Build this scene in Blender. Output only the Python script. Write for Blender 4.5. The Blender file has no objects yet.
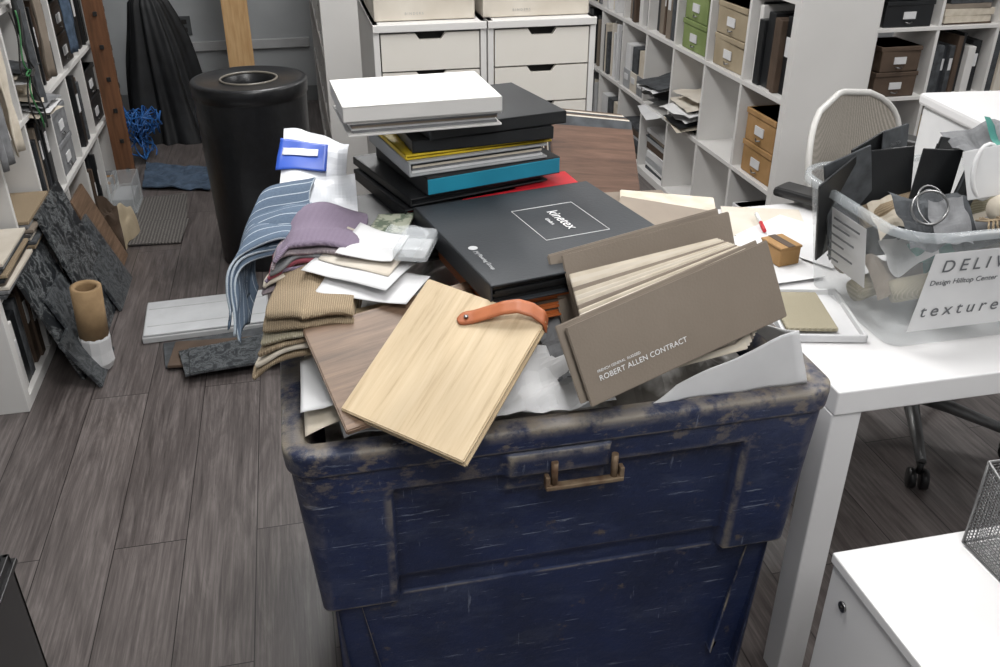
import bpy, bmesh, math, random
from mathutils import Vector, Matrix, noise
V=Vector
scn=bpy.context.scene
try:
    scn.view_settings.view_transform='Standard'
except Exception: pass

def lin(c):
    return c/12.92 if c<=.04045 else ((c+.055)/1.055)**2.4
def C(h):
    h=h.lstrip('#'); return tuple(lin(int(h[i:i+2],16)/255) for i in (0,2,4))+(1,)

# ---------------------------------------------------------------- materials
def base(name):
    m=bpy.data.materials.new(name); m.use_nodes=True
    nt=m.node_tree; b=nt.nodes['Principled BSDF']
    return m,nt,b
def M(name,c1,c2=None,rough=.5,metal=0,scale=8,bump=0,stretch=None,ramp=(.35,.65),detail=4,spec=.5,coord='Object',rot=(0,0,0),bscale=None):
    m,nt,b=base(name); N=nt.nodes; L=nt.links
    b.inputs['Roughness'].default_value=rough; b.inputs['Metallic'].default_value=metal
    b.inputs['Specular IOR Level'].default_value=spec
    tc=N.new('ShaderNodeTexCoord'); mp=N.new('ShaderNodeMapping')
    L.new(tc.outputs[coord],mp.inputs[0]); mp.inputs['Rotation'].default_value=rot
    if stretch: mp.inputs['Scale'].default_value=stretch
    n=N.new('ShaderNodeTexNoise'); n.inputs['Scale'].default_value=scale; n.inputs['Detail'].default_value=detail
    L.new(mp.outputs[0],n.inputs['Vector'])
    r=N.new('ShaderNodeValToRGB'); r.color_ramp.elements[0].position=ramp[0]; r.color_ramp.elements[1].position=ramp[1]
    c1=C(c1); c2=C(c2) if c2 else tuple(min(1,x*.88) for x in c1[:3])+(1,)
    r.color_ramp.elements[0].color=c1; r.color_ramp.elements[1].color=c2
    L.new(n.outputs['Fac'],r.inputs[0]); L.new(r.outputs[0],b.inputs['Base Color'])
    if bump:
        bp=N.new('ShaderNodeBump'); bp.inputs['Strength'].default_value=bump; bp.inputs['Distance'].default_value=.01
        if bscale:
            n2=N.new('ShaderNodeTexNoise'); n2.inputs['Scale'].default_value=bscale
            L.new(mp.outputs[0],n2.inputs['Vector']); L.new(n2.outputs['Fac'],bp.inputs['Height'])
        else: L.new(n.outputs['Fac'],bp.inputs['Height'])
        L.new(bp.outputs[0],b.inputs['Normal'])
    return m
def wood(name,c1,c2,c3,along=(4,75),rough=.5,bump=.06):
    """grain laid along the board (UVs are metres in the board's own plane)"""
    m,nt,b=base(name); N=nt.nodes; L=nt.links
    tc=N.new('ShaderNodeTexCoord'); mp=N.new('ShaderNodeMapping'); mp.inputs['Scale'].default_value=(along[0],along[1],1); L.new(tc.outputs['UV'],mp.inputs[0])
    n=N.new('ShaderNodeTexNoise'); n.inputs['Scale'].default_value=1; n.inputs['Detail'].default_value=9; n.inputs['Roughness'].default_value=.68; n.inputs['Distortion'].default_value=.4
    L.new(mp.outputs[0],n.inputs['Vector'])
    r=N.new('ShaderNodeValToRGB'); e=r.color_ramp.elements; e[0].position=.28; e[0].color=C(c3); e[1].position=.7; e[1].color=C(c1); k=e.new(.46); k.color=C(c2)
    L.new(n.outputs['Fac'],r.inputs[0])
    mp2=N.new('ShaderNodeMapping'); mp2.inputs['Scale'].default_value=(3,9,1) if along[1]>along[0] else (9,3,1); L.new(tc.outputs['UV'],mp2.inputs[0])
    n2=N.new('ShaderNodeTexNoise'); n2.inputs['Scale'].default_value=1.3; n2.inputs['Detail'].default_value=2; L.new(mp2.outputs[0],n2.inputs['Vector'])
    mr=N.new('ShaderNodeMapRange'); mr.inputs[1].default_value=.3; mr.inputs[2].default_value=.7; mr.inputs[3].default_value=.84; mr.inputs[4].default_value=1.04; L.new(n2.outputs['Fac'],mr.inputs[0])
    mx=N.new('ShaderNodeVectorMath'); mx.operation='SCALE'; L.new(r.outputs[0],mx.inputs[0]); L.new(mr.outputs[0],mx.inputs['Scale'])
    L.new(mx.outputs[0],b.inputs['Base Color']); b.inputs['Roughness'].default_value=rough
    bp=N.new('ShaderNodeBump'); bp.inputs['Strength'].default_value=bump; bp.inputs['Distance'].default_value=.004; L.new(n.outputs['Fac'],bp.inputs['Height']); L.new(bp.outputs[0],b.inputs['Normal'])
    return m
def weave(name,c1,c2,scale=120,rough=.95,bands='checker',coord='Object',rot=(0,0,0),sx=1,sy=1,bw=.6,rh=.3,ms=.035,offs=.5,lo=.15,hi=.7):
    m,nt,b=base(name); N=nt.nodes; L=nt.links
    b.inputs['Roughness'].default_value=rough
    tc=N.new('ShaderNodeTexCoord'); mp=N.new('ShaderNodeMapping'); L.new(tc.outputs[coord],mp.inputs[0])
    mp.inputs['Rotation'].default_value=rot; mp.inputs['Scale'].default_value=(sx,sy,1)
    if bands=='brick':
        t=N.new('ShaderNodeTexBrick'); t.inputs['Scale'].default_value=scale; t.offset=offs
        t.inputs['Color1'].default_value=C(c1); t.inputs['Color2'].default_value=C(c1); t.inputs['Mortar'].default_value=C(c2)
        t.inputs['Mortar Size'].default_value=ms; t.inputs['Brick Width'].default_value=bw; t.inputs['Row Height'].default_value=rh
        L.new(mp.outputs[0],t.inputs['Vector'])
        nz=N.new('ShaderNodeTexNoise'); nz.inputs['Scale'].default_value=60; L.new(mp.outputs[0],nz.inputs['Vector'])
        mr=N.new('ShaderNodeMapRange'); mr.inputs[3].default_value=.75; mr.inputs[4].default_value=1.25; L.new(nz.outputs['Fac'],mr.inputs[0])
        sc=N.new('ShaderNodeVectorMath'); sc.operation='SCALE'; L.new(t.outputs['Color'],sc.inputs[0]); L.new(mr.outputs[0],sc.inputs['Scale']); out=sc.outputs[0]
    else:
        t=N.new('ShaderNodeTexWave'); t.inputs['Scale'].default_value=scale; t.inputs['Distortion'].default_value=1.5
        t.inputs['Detail Scale'].default_value=3
        L.new(mp.outputs[0],t.inputs['Vector'])
        t2=N.new('ShaderNodeTexWave'); t2.bands_direction='Y'; t2.inputs['Scale'].default_value=scale; t2.inputs['Distortion'].default_value=1.5
        L.new(mp.outputs[0],t2.inputs['Vector'])
        mx=N.new('ShaderNodeMath'); mx.operation='MULTIPLY'; L.new(t.outputs['Fac'],mx.inputs[0]); L.new(t2.outputs['Fac'],mx.inputs[1])
        r=N.new('ShaderNodeValToRGB'); r.color_ramp.elements[0].color=C(c1); r.color_ramp.elements[1].color=C(c2)
        r.color_ramp.elements[0].position=lo; r.color_ramp.elements[1].position=hi
        L.new(mx.outputs[0],r.inputs[0]); out=r.outputs[0]
        bp=N.new('ShaderNodeBump'); bp.inputs['Strength'].default_value=.4; bp.inputs['Distance'].default_value=.003
        L.new(mx.outputs[0],bp.inputs['Height']); L.new(bp.outputs[0],b.inputs['Normal'])
    L.new(out,b.inputs['Base Color'])
    return m
def floor_mat():
    m,nt,b=base('floor_vinyl_planks'); N=nt.nodes; L=nt.links
    tc=N.new('ShaderNodeTexCoord'); mp=N.new('ShaderNodeMapping'); mp.inputs['Rotation'].default_value=(0,0,math.radians(90)); mp.inputs['Location'].default_value=(.3,.03,0)
    L.new(tc.outputs['Object'],mp.inputs[0])
    br=N.new('ShaderNodeTexBrick'); br.offset=.37; br.inputs['Scale'].default_value=1
    br.inputs['Brick Width'].default_value=1.2; br.inputs['Row Height'].default_value=.178; br.inputs['Mortar Size'].default_value=.0015
    br.inputs['Color1'].default_value=(1,1,1,1); br.inputs['Color2'].default_value=(0,0,0,1); br.inputs['Mortar'].default_value=(.5,.5,.5,1)
    br.inputs['Bias'].default_value=0
    L.new(mp.outputs[0],br.inputs['Vector'])
    add=N.new('ShaderNodeVectorMath'); add.operation='ADD'
    sc=N.new('ShaderNodeVectorMath'); sc.operation='SCALE'; sc.inputs['Scale'].default_value=7
    L.new(br.outputs['Color'],sc.inputs[0]); L.new(mp.outputs[0],add.inputs[0]); L.new(sc.outputs[0],add.inputs[1])
    def grain(sx,sy,dist,det):
        mp2=N.new('ShaderNodeMapping'); mp2.inputs['Scale'].default_value=(sx,sy,1); L.new(add.outputs[0],mp2.inputs[0])
        n=N.new('ShaderNodeTexNoise'); n.inputs['Scale'].default_value=1; n.inputs['Detail'].default_value=det; n.inputs['Roughness'].default_value=.7; n.inputs['Distortion'].default_value=dist
        L.new(mp2.outputs[0],n.inputs['Vector']); return n.outputs['Fac']
    g1=grain(3.5,110,.5,8); g2=grain(2.2,16,1.6,4)
    mm=N.new('ShaderNodeMath'); mm.operation='MULTIPLY_ADD'; mm.inputs[1].default_value=.55
    m4=N.new('ShaderNodeMath'); m4.operation='MULTIPLY'; m4.inputs[1].default_value=.45; L.new(g2,m4.inputs[0])
    L.new(g1,mm.inputs[0]); L.new(m4.outputs[0],mm.inputs[2])
    r=N.new('ShaderNodeValToRGB'); e=r.color_ramp.elements
    e[0].position=.32; e[0].color=C('#393432'); e[1].position=.68; e[1].color=C('#857e7b')
    k=e.new(.5); k.color=C('#625b59')
    L.new(mm.outputs[0],r.inputs[0])
    mix=N.new('ShaderNodeMixRGB'); mix.blend_type='MULTIPLY'; mix.inputs[0].default_value=.9
    r2=N.new('ShaderNodeValToRGB'); r2.color_ramp.elements[0].color=(.76,.75,.75,1); r2.color_ramp.elements[1].color=(1.0,1.0,1.0,1)
    L.new(br.outputs['Color'],r2.inputs[0]); L.new(r.outputs[0],mix.inputs[1]); L.new(r2.outputs[0],mix.inputs[2])
    mix2=N.new('ShaderNodeMixRGB'); mix2.inputs[2].default_value=C('#241f1e')
    L.new(br.outputs['Fac'],mix2.inputs[0]); L.new(mix.outputs[0],mix2.inputs[1])
    L.new(mix2.outputs[0],b.inputs['Base Color']); b.inputs['Roughness'].default_value=.34
    bp=N.new('ShaderNodeBump'); bp.inputs['Strength'].default_value=.15; bp.inputs['Distance'].default_value=.003
    L.new(mm.outputs[0],bp.inputs['Height']); L.new(bp.outputs[0],b.inputs['Normal'])
    return m
def bin_mat():
    m,nt,b=base('scuffed_navy_plastic'); N=nt.nodes; L=nt.links
    tc=N.new('ShaderNodeTexCoord')
    def nz(scale,stretch,lo,hi,det=6,loc=(0,0,0),rot=(0,0,0)):
        mp=N.new('ShaderNodeMapping'); mp.inputs['Scale'].default_value=stretch; mp.inputs['Location'].default_value=loc; mp.inputs['Rotation'].default_value=rot; L.new(tc.outputs['Object'],mp.inputs[0])
        n=N.new('ShaderNodeTexNoise'); n.inputs['Scale'].default_value=scale; n.inputs['Detail'].default_value=det; n.inputs['Roughness'].default_value=.7
        L.new(mp.outputs[0],n.inputs['Vector'])
        r=N.new('ShaderNodeMapRange'); r.inputs[1].default_value=lo; r.inputs[2].default_value=hi; L.new(n.outputs['Fac'],r.inputs[0]); return r.outputs[0]
    def mul(a,b_):
        q=N.new('ShaderNodeMath'); q.operation='MULTIPLY'
        L.new(a,q.inputs[0])
        if isinstance(b_,float): q.inputs[1].default_value=b_
        else: L.new(b_,q.inputs[1])
        return q.outputs[0]
    def over(prev,fac,col):
        c=N.new('ShaderNodeMixRGB'); L.new(prev,c.inputs[1]); c.inputs[2].default_value=C(col); L.new(fac,c.inputs[0]); return c.outputs[0]
    c0=N.new('ShaderNodeMixRGB'); c0.inputs[1].default_value=C('#172039'); c0.inputs[2].default_value=C('#202d52')
    L.new(nz(4,(1,1,1),.35,.7),c0.inputs[0]); o=c0.outputs[0]
    o=over(o,mul(nz(5,(1,1,2.5),.52,.74,12,loc=(3,1,2)),.22),'#6c7484')
    o=over(o,mul(nz(7,(1,1,16),.625,.66,10,rot=(0,.12,0)),.55),'#8b93a3')
    o=over(o,mul(nz(8,(9,9,1),.64,.69,8,loc=(5,2,1)),.45),'#808899')
    o=over(o,mul(nz(10,(1.5,1.5,22),.64,.67,10,rot=(0,-.25,0),loc=(2,8,2)),.5),'#9aa1ad')
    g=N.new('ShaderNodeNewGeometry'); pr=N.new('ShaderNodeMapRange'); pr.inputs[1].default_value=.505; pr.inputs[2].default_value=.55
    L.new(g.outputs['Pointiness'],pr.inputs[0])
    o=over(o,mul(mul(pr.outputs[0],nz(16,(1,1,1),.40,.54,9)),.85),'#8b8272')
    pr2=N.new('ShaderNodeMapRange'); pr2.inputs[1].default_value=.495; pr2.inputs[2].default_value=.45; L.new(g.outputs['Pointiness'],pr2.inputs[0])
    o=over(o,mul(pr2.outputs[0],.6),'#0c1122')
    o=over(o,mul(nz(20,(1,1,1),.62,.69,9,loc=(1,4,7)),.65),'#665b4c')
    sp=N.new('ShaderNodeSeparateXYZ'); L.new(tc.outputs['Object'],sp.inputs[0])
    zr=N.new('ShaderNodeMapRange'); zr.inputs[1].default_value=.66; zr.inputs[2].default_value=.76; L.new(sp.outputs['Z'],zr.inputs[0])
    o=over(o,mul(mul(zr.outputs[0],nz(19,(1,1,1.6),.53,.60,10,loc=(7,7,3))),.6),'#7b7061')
    L.new(o,b.inputs['Base Color']); b.inputs['Roughness'].default_value=.46
    bp=N.new('ShaderNodeBump'); bp.inputs['Strength'].default_value=.25; bp.inputs['Distance'].default_value=.004
    L.new(nz(60,(1,1,1),.3,.7),bp.inputs['Height']); L.new(bp.outputs[0],b.inputs['Normal'])
    return m
def clear_mat(name,alpha,col='#dfe4e6'):
    m,nt,b=base(name); b.inputs['Base Color'].default_value=C(col); b.inputs['Roughness'].default_value=.2
    N=nt.nodes;L=nt.links; n=N.new('ShaderNodeTexNoise'); n.inputs['Scale'].default_value=6
    r=N.new('ShaderNodeMapRange'); r.inputs[3].default_value=alpha*.75; r.inputs[4].default_value=alpha*1.25
    L.new(n.outputs['Fac'],r.inputs[0]); L.new(r.outputs[0],b.inputs['Alpha'])
    return m
def stone_mat(name,c1,c2,w=.03,s=13):
    m,nt,b=base(name); N=nt.nodes;L=nt.links
    tc=N.new('ShaderNodeTexCoord'); n=N.new('ShaderNodeTexNoise'); n.inputs['Scale'].default_value=s; n.inputs['Detail'].default_value=12; n.inputs['Roughness'].default_value=.75; n.inputs['Distortion'].default_value=1.2
    L.new(tc.outputs['Object'],n.inputs['Vector'])
    r=N.new('ShaderNodeValToRGB'); e=r.color_ramp.elements; e[0].position=.5-w; e[0].color=C(c1); e[1].position=.5+w; e[1].color=C(c1)
    k=e.new(.5); k.color=C(c2)
    L.new(n.outputs['Fac'],r.inputs[0]); L.new(r.outputs[0],b.inputs['Base Color']); b.inputs['Roughness'].default_value=.3
    return m
def emit(name,s):
    m,nt,b=base(name); b.inputs['Emission Color'].default_value=(1,.99,.98,1); b.inputs['Emission Strength'].default_value=s
    b.inputs['Base Color'].default_value=(1,1,1,1); return m

floorM=floor_mat(); binM=bin_mat()
wallM=M('wall_paint_grey','#adb0b2','#a2a5a7',rough=.8,scale=3,bump=.05)
ceilM=M('ceiling_tile','#f0efee','#e6e5e4',rough=.9,scale=20)
white=M('white_laminate','#dbd9d6','#d2d0cd',rough=.5,scale=2)
whiteG=M('white_lacquer','#e0dfdf','#d8d7d7',rough=.22,scale=2)
offw=M('cream_drawer_front','#dfdbd3','#d7d2c9',rough=.5,scale=2)
drk=M('dark_slot','#2a2826','#1c1b1a',rough=.8)
paper=M('white_paper','#dcdcdc','#cacacb',rough=.85,scale=5)
paperY=M('aged_paper','#d0c9bd','#beb5a7',rough=.85,scale=6)
black=M('black_vinyl','#17181a','#202224',rough=.42,scale=6,bump=.04,bscale=300)
blackT=M('black_matte_cover','#272a2e','#2f3236',rough=.5,scale=4,bump=.05,bscale=200)
blackP=M('black_plastic','#141415','#1e1e1f',rough=.35,scale=8)
trashM=M('black_powdercoat','#131416','#1a1b1e',rough=.35,scale=50,bump=.08)
greyP=M('grey_plastic','#a9abad','#9d9fa1',rough=.5)
panelG=M('pale_grey_panel','#c6c8ca','#b9bbbd',rough=.45)
lgrey=M('light_grey_plastic','#b9babb','#aeafb0',rough=.45)
cyan=M('cyan_cloth','#1d8fac','#187f9b',rough=.6)
red=M('red_cover','#c4202c','#b01a26',rough=.5)
yellow=M('yellow_cover','#d0b424','#bda11c',rough=.5)
orange=M('burnt_orange_card','#b0602e','#96501f',rough=.6)
taupe=M('taupe_cover','#7f7468','#776c60',rough=.75,scale=5,bump=.06,bscale=250)
taupe2=M('taupe_inner','#8c8174','#80756a',rough=.8)
cream=M('cream_fabric','#cdc4b5','#beb4a3',rough=.95,scale=30)
woodL=wood('pale_oak','#d3c0a1','#c6b190','#a58e6e',along=(70,4),rough=.6)
woodD=wood('weathered_oak','#8f7560','#705a48','#4a3c31',along=(4,70),bump=.12)
woodB=wood('walnut_cover','#75594a','#5d4537','#3a2c27',along=(5,60))
woodP=M('brown_board','#7d5438','#5f3f28',rough=.6,scale=5,stretch=(12,12,1),detail=7)
pine=M('pine_post','#cfab7c','#bd9564',rough=.6,scale=5,stretch=(12,12,1),detail=7)
leather=M('tan_leather','#b46b44','#9e5936',rough=.5,scale=20,bump=.1)
kraft=M('kraft_cardboard','#a98458','#957346',rough=.85,scale=12)
chrome=M('brushed_steel','#9c9c9c','#808080',rough=.35,metal=1)
baseG=M('chair_base_alloy','#8a8a8a','#747474',rough=.4,metal=.6)
rust=M('rusty_steel','#5d4230','#8a7862',rough=.6,metal=.5,scale=30)
purple=weave('lilac_textile','#6f6275','#9d90a0',scale=150,lo=0,hi=.9)
purple2=weave('mauve_textile','#84787f','#b3a9a9',scale=130,lo=0,hi=.9)
bluest=weave('grey_blue_stripe_textile','#566577','#a3adb6',scale=1,bands='brick',coord='UV',bw=3.0,rh=.115,ms=.006,offs=0)
burlap=weave('burlap_textile','#81705a','#b3a286',scale=110)
woven=weave('woven_beige','#98907a','#bdb5a0',scale=110)
redst=M('red_stitched_edge','#8d4550','#6f3440',rough=.9)
carpet=weave('grey_loop_carpet','#4a4745','#7c7874',scale=22)
carpetG=M('green_grey_carpet','#5f6a5a','#a2a594',rough=1,scale=60,ramp=(.45,.55))
denim=M('denim_blue','#344252','#4a5a6e',rough=1,scale=30,bump=.3)
stoneA=stone_mat('black_marble','#25282b','#8f9394',w=.022)
stoneC=stone_mat('charcoal_soapstone','#303336','#65696b',w=.05,s=20)
plasticbag=M('white_poly_envelope','#dcdee2','#c9ccd1',rough=.35,scale=10)
blueink=M('blue_print','#2c55b8','#2449a4',rough=.4)
clear=clear_mat('clear_polypropylene',.24)
clearB=clear_mat('clear_film',.3,'#d8dcdf')
clearE=clear_mat('clear_polypropylene_rim',.42,'#b4babd')
green=M('sage_box','#86965f','#74844f',rough=.7)
tan=M('tan_box','#a99b83','#9a8c74',rough=.7)
umber=M('umber_box','#564639','#47392e',rough=.7)
meshM=weave('chair_mesh','#857f76','#b5aea4',scale=90)
frameM=M('chair_frame_grey','#c3c1bd','#b5b3af',rough=.4)
teal=M('teal_fabric','#2f6f6c','#4f8c80',rough=.95,scale=25)
dgrey=M('charcoal_fabric','#37393c','#4c4f52',rough=.95,scale=30)
mgrey=M('mid_grey_fabric','#6c6d6f','#808183',rough=.95,scale=30,bump=.2)
bluec=M('blue_cable','#285694','#3470b4',rough=.4)
scrap=M('mixed_scrap_paper','#c9c7c3','#5e5a55',rough=.95,scale=9,ramp=(.45,.62),bump=.5)
textW=M('white_ink','#e2e2e2','#dddddd',rough=.6)
textG=M('grey_ink','#66686b','#5c5e60',rough=.6)
textK=M('pale_grey_ink','#a3a3a0','#999996',rough=.6)
lampM=emit('lamp_diffuser',4)

# ---------------------------------------------------------------- mesh builder
class MB:
    def __init__(s):
        s.bm=bmesh.new(); s.uv=s.bm.loops.layers.uv.new('UVMap'); s.mats=[]
    def mi(s,m):
        if m not in s.mats: s.mats.append(m)
        return s.mats.index(m)
    def add(s,t,mat,smooth=False,X=None):
        i=s.mi(mat); mp={}
        for v in t.verts: mp[v]=s.bm.verts.new(X@v.co if X else v.co)
        for f in t.faces:
            try:
                nf=s.bm.faces.new([mp[v] for v in f.verts]); nf.material_index=i; nf.smooth=smooth
                for lp,v in zip(nf.loops,f.verts): lp[s.uv].uv=(v.co.x+v.co.z*.7,v.co.y+v.co.z*.7)
            except ValueError: pass
        t.free()
    def box(s,c,sz,mat,rz=0,bev=.002,X=None):
        t=bmesh.new(); bmesh.ops.create_cube(t,size=1)
        for v in t.verts: v.co=V((v.co.x*sz[0],v.co.y*sz[1],v.co.z*sz[2]))
        if bev>0: bmesh.ops.bevel(t,geom=list(t.edges),offset=min(bev,min(sz)*.4),segments=2,affect='EDGES',profile=.5)
        T=Matrix.Translation(V(c))@Matrix.Rotation(rz,4,'Z')
        s.add(t,mat,False,(X@T) if X else T)
    def span(s,a,b,mat,bev=.002,X=None):
        a=V(a);b=V(b); s.box((a+b)/2,[abs(q) for q in (b-a)],mat,0,bev,X)
    def lathe(s,prof,c,mat,seg=48,X=None,smooth=True,cap=True):
        c=V(c); i=s.mi(mat); rings=[]
        for r,z in prof:
            ring=[]
            for k in range(seg):
                a=2*math.pi*k/seg; p=c+V((r*math.cos(a),r*math.sin(a),z)); ring.append(s.bm.verts.new(X@p if X else p))
            rings.append(ring)
        for q in range(len(rings)-1):
            for k in range(seg):
                f=s.bm.faces.new((rings[q][k],rings[q][(k+1)%seg],rings[q+1][(k+1)%seg],rings[q+1][k])); f.material_index=i; f.smooth=smooth
        if cap:
            for ring in (rings[0],rings[-1]):
                try: f=s.bm.faces.new(ring); f.material_index=i
                except ValueError: pass
    def tube(s,path,r,mat,seg=8,closed=False,X=None):
        path=[V(p) for p in path]; n=len(path); rings=[]; i=s.mi(mat)
        up=V((0,0,1)); prev=None
        for k,p in enumerate(path):
            a=path[(k-1)%n] if (closed or k>0) else p; b=path[(k+1)%n] if (closed or k<n-1) else p
            d=(b-a).normalized()
            if prev is None:
                u=d.cross(up) if abs(d.z)<.95 else d.cross(V((1,0,0)))
            else: u=prev-d*prev.dot(d)
            u.normalize(); prev=u; w=d.cross(u)
            rr=r[k] if isinstance(r,(list,tuple)) else r
            ring=[]
            for j in range(seg):
                a_=2*math.pi*j/seg; q=p+u*rr*math.cos(a_)+w*rr*math.sin(a_)
                ring.append(s.bm.verts.new(X@q if X else q))
            rings.append(ring)
        for k in range(n if closed else n-1):
            A=rings[k];B=rings[(k+1)%n]
            for j in range(seg):
                f=s.bm.faces.new((A[j],A[(j+1)%seg],B[(j+1)%seg],B[j])); f.material_index=i; f.smooth=True
        if not closed:
            for R_ in (rings[0],rings[-1]):
                f=s.bm.faces.new(R_); f.material_index=i
    def grid(s,fn,nu,nv,mat,closed=False,smooth=True,X=None):
        i=s.mi(mat); g=[]
        cu=nu if closed else nu+1
        for a in range(cu):
            row=[]
            for b in range(nv+1):
                p=V(fn(a/nu,b/nv)); row.append(s.bm.verts.new(X@p if X else p))
            g.append(row)
        for a in range(nu):
            for b in range(nv):
                a2=(a+1)%cu
                f=s.bm.faces.new((g[a][b],g[a2][b],g[a2][b+1],g[a][b+1])); f.material_index=i; f.smooth=smooth
                for lp,(u,v) in zip(f.loops,((a,b),(a+1,b),(a+1,b+1),(a,b+1))): lp[s.uv].uv=(u/nu,v/nv)
    def slab(s,p0,p1,p3,th,mat,bev=.002):
        p0=V(p0);e1=V(p1)-p0;e3=V(p3)-p0; u=e1.normalized(); e3=e3-u*e3.dot(u); w=e3.normalized(); n=u.cross(w)
        if n.z<0: n=-n
        c=p0+e1/2+e3/2-n*th/2
        X=Matrix((u,w,n)).transposed().to_4x4(); X.translation=c
        t=bmesh.new(); bmesh.ops.create_cube(t,size=1)
        for v in t.verts: v.co=V((v.co.x*e1.length,v.co.y*e3.length,v.co.z*th))
        if bev: bmesh.ops.bevel(t,geom=list(t.edges),offset=min(bev,th*.4),segments=2,affect='EDGES')
        s.add(t,mat,False,X); return X
    def done(s,name,parent=None,solid=0):
        bmesh.ops.recalc_face_normals(s.bm,faces=list(s.bm.faces))
        me=bpy.data.meshes.new(name); s.bm.to_mesh(me); s.bm.free()
        for m in s.mats: me.materials.append(m)
        o=bpy.data.objects.new(name,me); scn.collection.objects.link(o)
        vs=[v.co for v in me.vertices]
        lo=V((min(v[i] for v in vs) for i in range(3))); hi=V((max(v[i] for v in vs) for i in range(3)))
        c=V(((lo.x+hi.x)/2,(lo.y+hi.y)/2,lo.z)); me.transform(Matrix.Translation(-c)); o.location=c
        if parent: attach(o,parent)
        if solid:
            md=o.modifiers.new('thick','SOLIDIFY'); md.thickness=solid; md.offset=0
        return o
def attach(o,p):
    bpy.context.view_layer.update()
    o.parent=p; o.matrix_parent_inverse=p.matrix_world.inverted()
def label(body,size,pos,xd,yd,mat,parent,name='lettering',sx=1,align='LEFT',off=.0008,space=1):
    cu=bpy.data.curves.new(name,'FONT'); cu.body=body; cu.size=size; cu.align_x=align; cu.extrude=.0002; cu.space_character=space
    cu.materials.append(mat)
    o=bpy.data.objects.new(name,cu); scn.collection.objects.link(o)
    x=V(xd).normalized(); y=V(yd); y=(y-x*y.dot(x)).normalized(); z=x.cross(y)
    X=Matrix((x,y,z)).transposed().to_4x4(); X.translation=V(pos)+z*off
    o.matrix_world=X@Matrix.Diagonal((sx,1,1,1))
    if parent: attach(o,parent)
    return o
def xf(c,rz=0,rx=0,ry=0):
    return Matrix.Translation(V(c))@Matrix.Rotation(rz,4,'Z')@Matrix.Rotation(ry,4,'Y')@Matrix.Rotation(rx,4,'X')
R=math.radians

# ---------------------------------------------------------------- room shell
XL,XR,YB,YF,ZC=-1.34,4.5,6.35,-1.6,2.75
def plane_box(name,a,b,mat):
    m=MB(); m.span(a,b,mat,bev=0); return m.done(name)
plane_box('floor',(XL-.1,YF-.1,-.1),(XR+.1,YB+.1,0),floorM)
plane_box('ceiling',(XL-.1,YF-.1,ZC),(XR+.1,YB+.1,ZC+.1),ceilM)
plane_box('wall_left',(XL-.1,YF-.1,0),(XL,YB+.1,ZC),wallM)
plane_box('wall_right',(XR,YF-.1,0),(XR+.1,YB+.1,ZC),wallM)
plane_box('wall_back',(XL,YB,0),(XR,YB+.1,ZC),wallM)
plane_box('wall_front',(XL,YF-.1,0),(XR,YF,ZC),wallM)
plane_box('baseboard_back',(XL,YB-.012,0),(XR,YB,.1),M('baseboard_grey','#7d7f80','#757778'))
m=MB(); m.span((-.95,YB-.03,.36),(.1,YB,.42),lgrey,bev=.004); m.done('trim_1')
m=MB(); m.span((-.72,YB-.008,.46),(-.64,YB,.58),M('outlet_grey','#55585a','#4d5052')); 
for z in (.495,.545): m.span((-.695,YB-.011,z-.014),(-.665,YB-.006,z+.014),drk)
m.done('wall_outlet')

for (x,y) in ((.3,-.3),(.3,1.9),(.3,4.2),(2.7,.6),(2.7,3.2),(2.9,5.4)):
    m=MB(); m.span((x-.32,y-.62,ZC-.05),(x+.32,y+.62,ZC-.001),white,bev=.005)
    m.span((x-.28,y-.58,ZC-.058),(x+.28,y+.58,ZC-.049),lampM,bev=0); m.done('ceiling_light_panel')
    ld=bpy.data.lights.new('panel_light','AREA'); ld.shape='RECTANGLE'; ld.size=.56; ld.size_y=1.16; ld.energy=32; ld.color=(1,.993,.985)
    o=bpy.data.objects.new('panel_light',ld); scn.collection.objects.link(o); o.location=(x,y,ZC-.07)

# ---------------------------------------------------------------- shelving
P_=.355
def cube_shelf(name,X,nx,nz,depth=.36,t=.038,ti=.018):
    m=MB(); W=nx*P_+t; H=nz*P_+t
    m.span((0,0,0),(t,depth,H),white,X=X); m.span((W-t,0,0),(W,depth,H),white,X=X)
    m.span((t,0,0),(W-t,depth,t),white,X=X); m.span((t,0,H-t),(W-t,depth,H),white,X=X)
    for i in range(1,nx): x=t/2+i*P_; m.span((x-ti/2,.004,t),(x+ti/2,depth-.004,H-t),white,bev=.001,X=X)
    for j in range(1,nz): z=t/2+j*P_; m.span((t,.002,z-ti/2),(W-t,depth-.004,z+ti/2),white,bev=.001,X=X)
    return m.done(name)
def cell(i,j,t=.038): return (t/2+i*P_+.012, t/2+j*P_+.0095)
IW=P_-.024
def upright(m,x,z,w,h,d,mat,X,lab=True,y0=.04):
    Y=X@Matrix.Translation(V((x+w/2,y0+d/2,z)))
    m.box((0,0,h/2),(w,d,h),mat,X=Y,bev=.003)
    if lab: m.box((0,-d/2-.0005,h*.62),(w*.6,.002,h*.25),paper,X=Y,bev=0)
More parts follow.
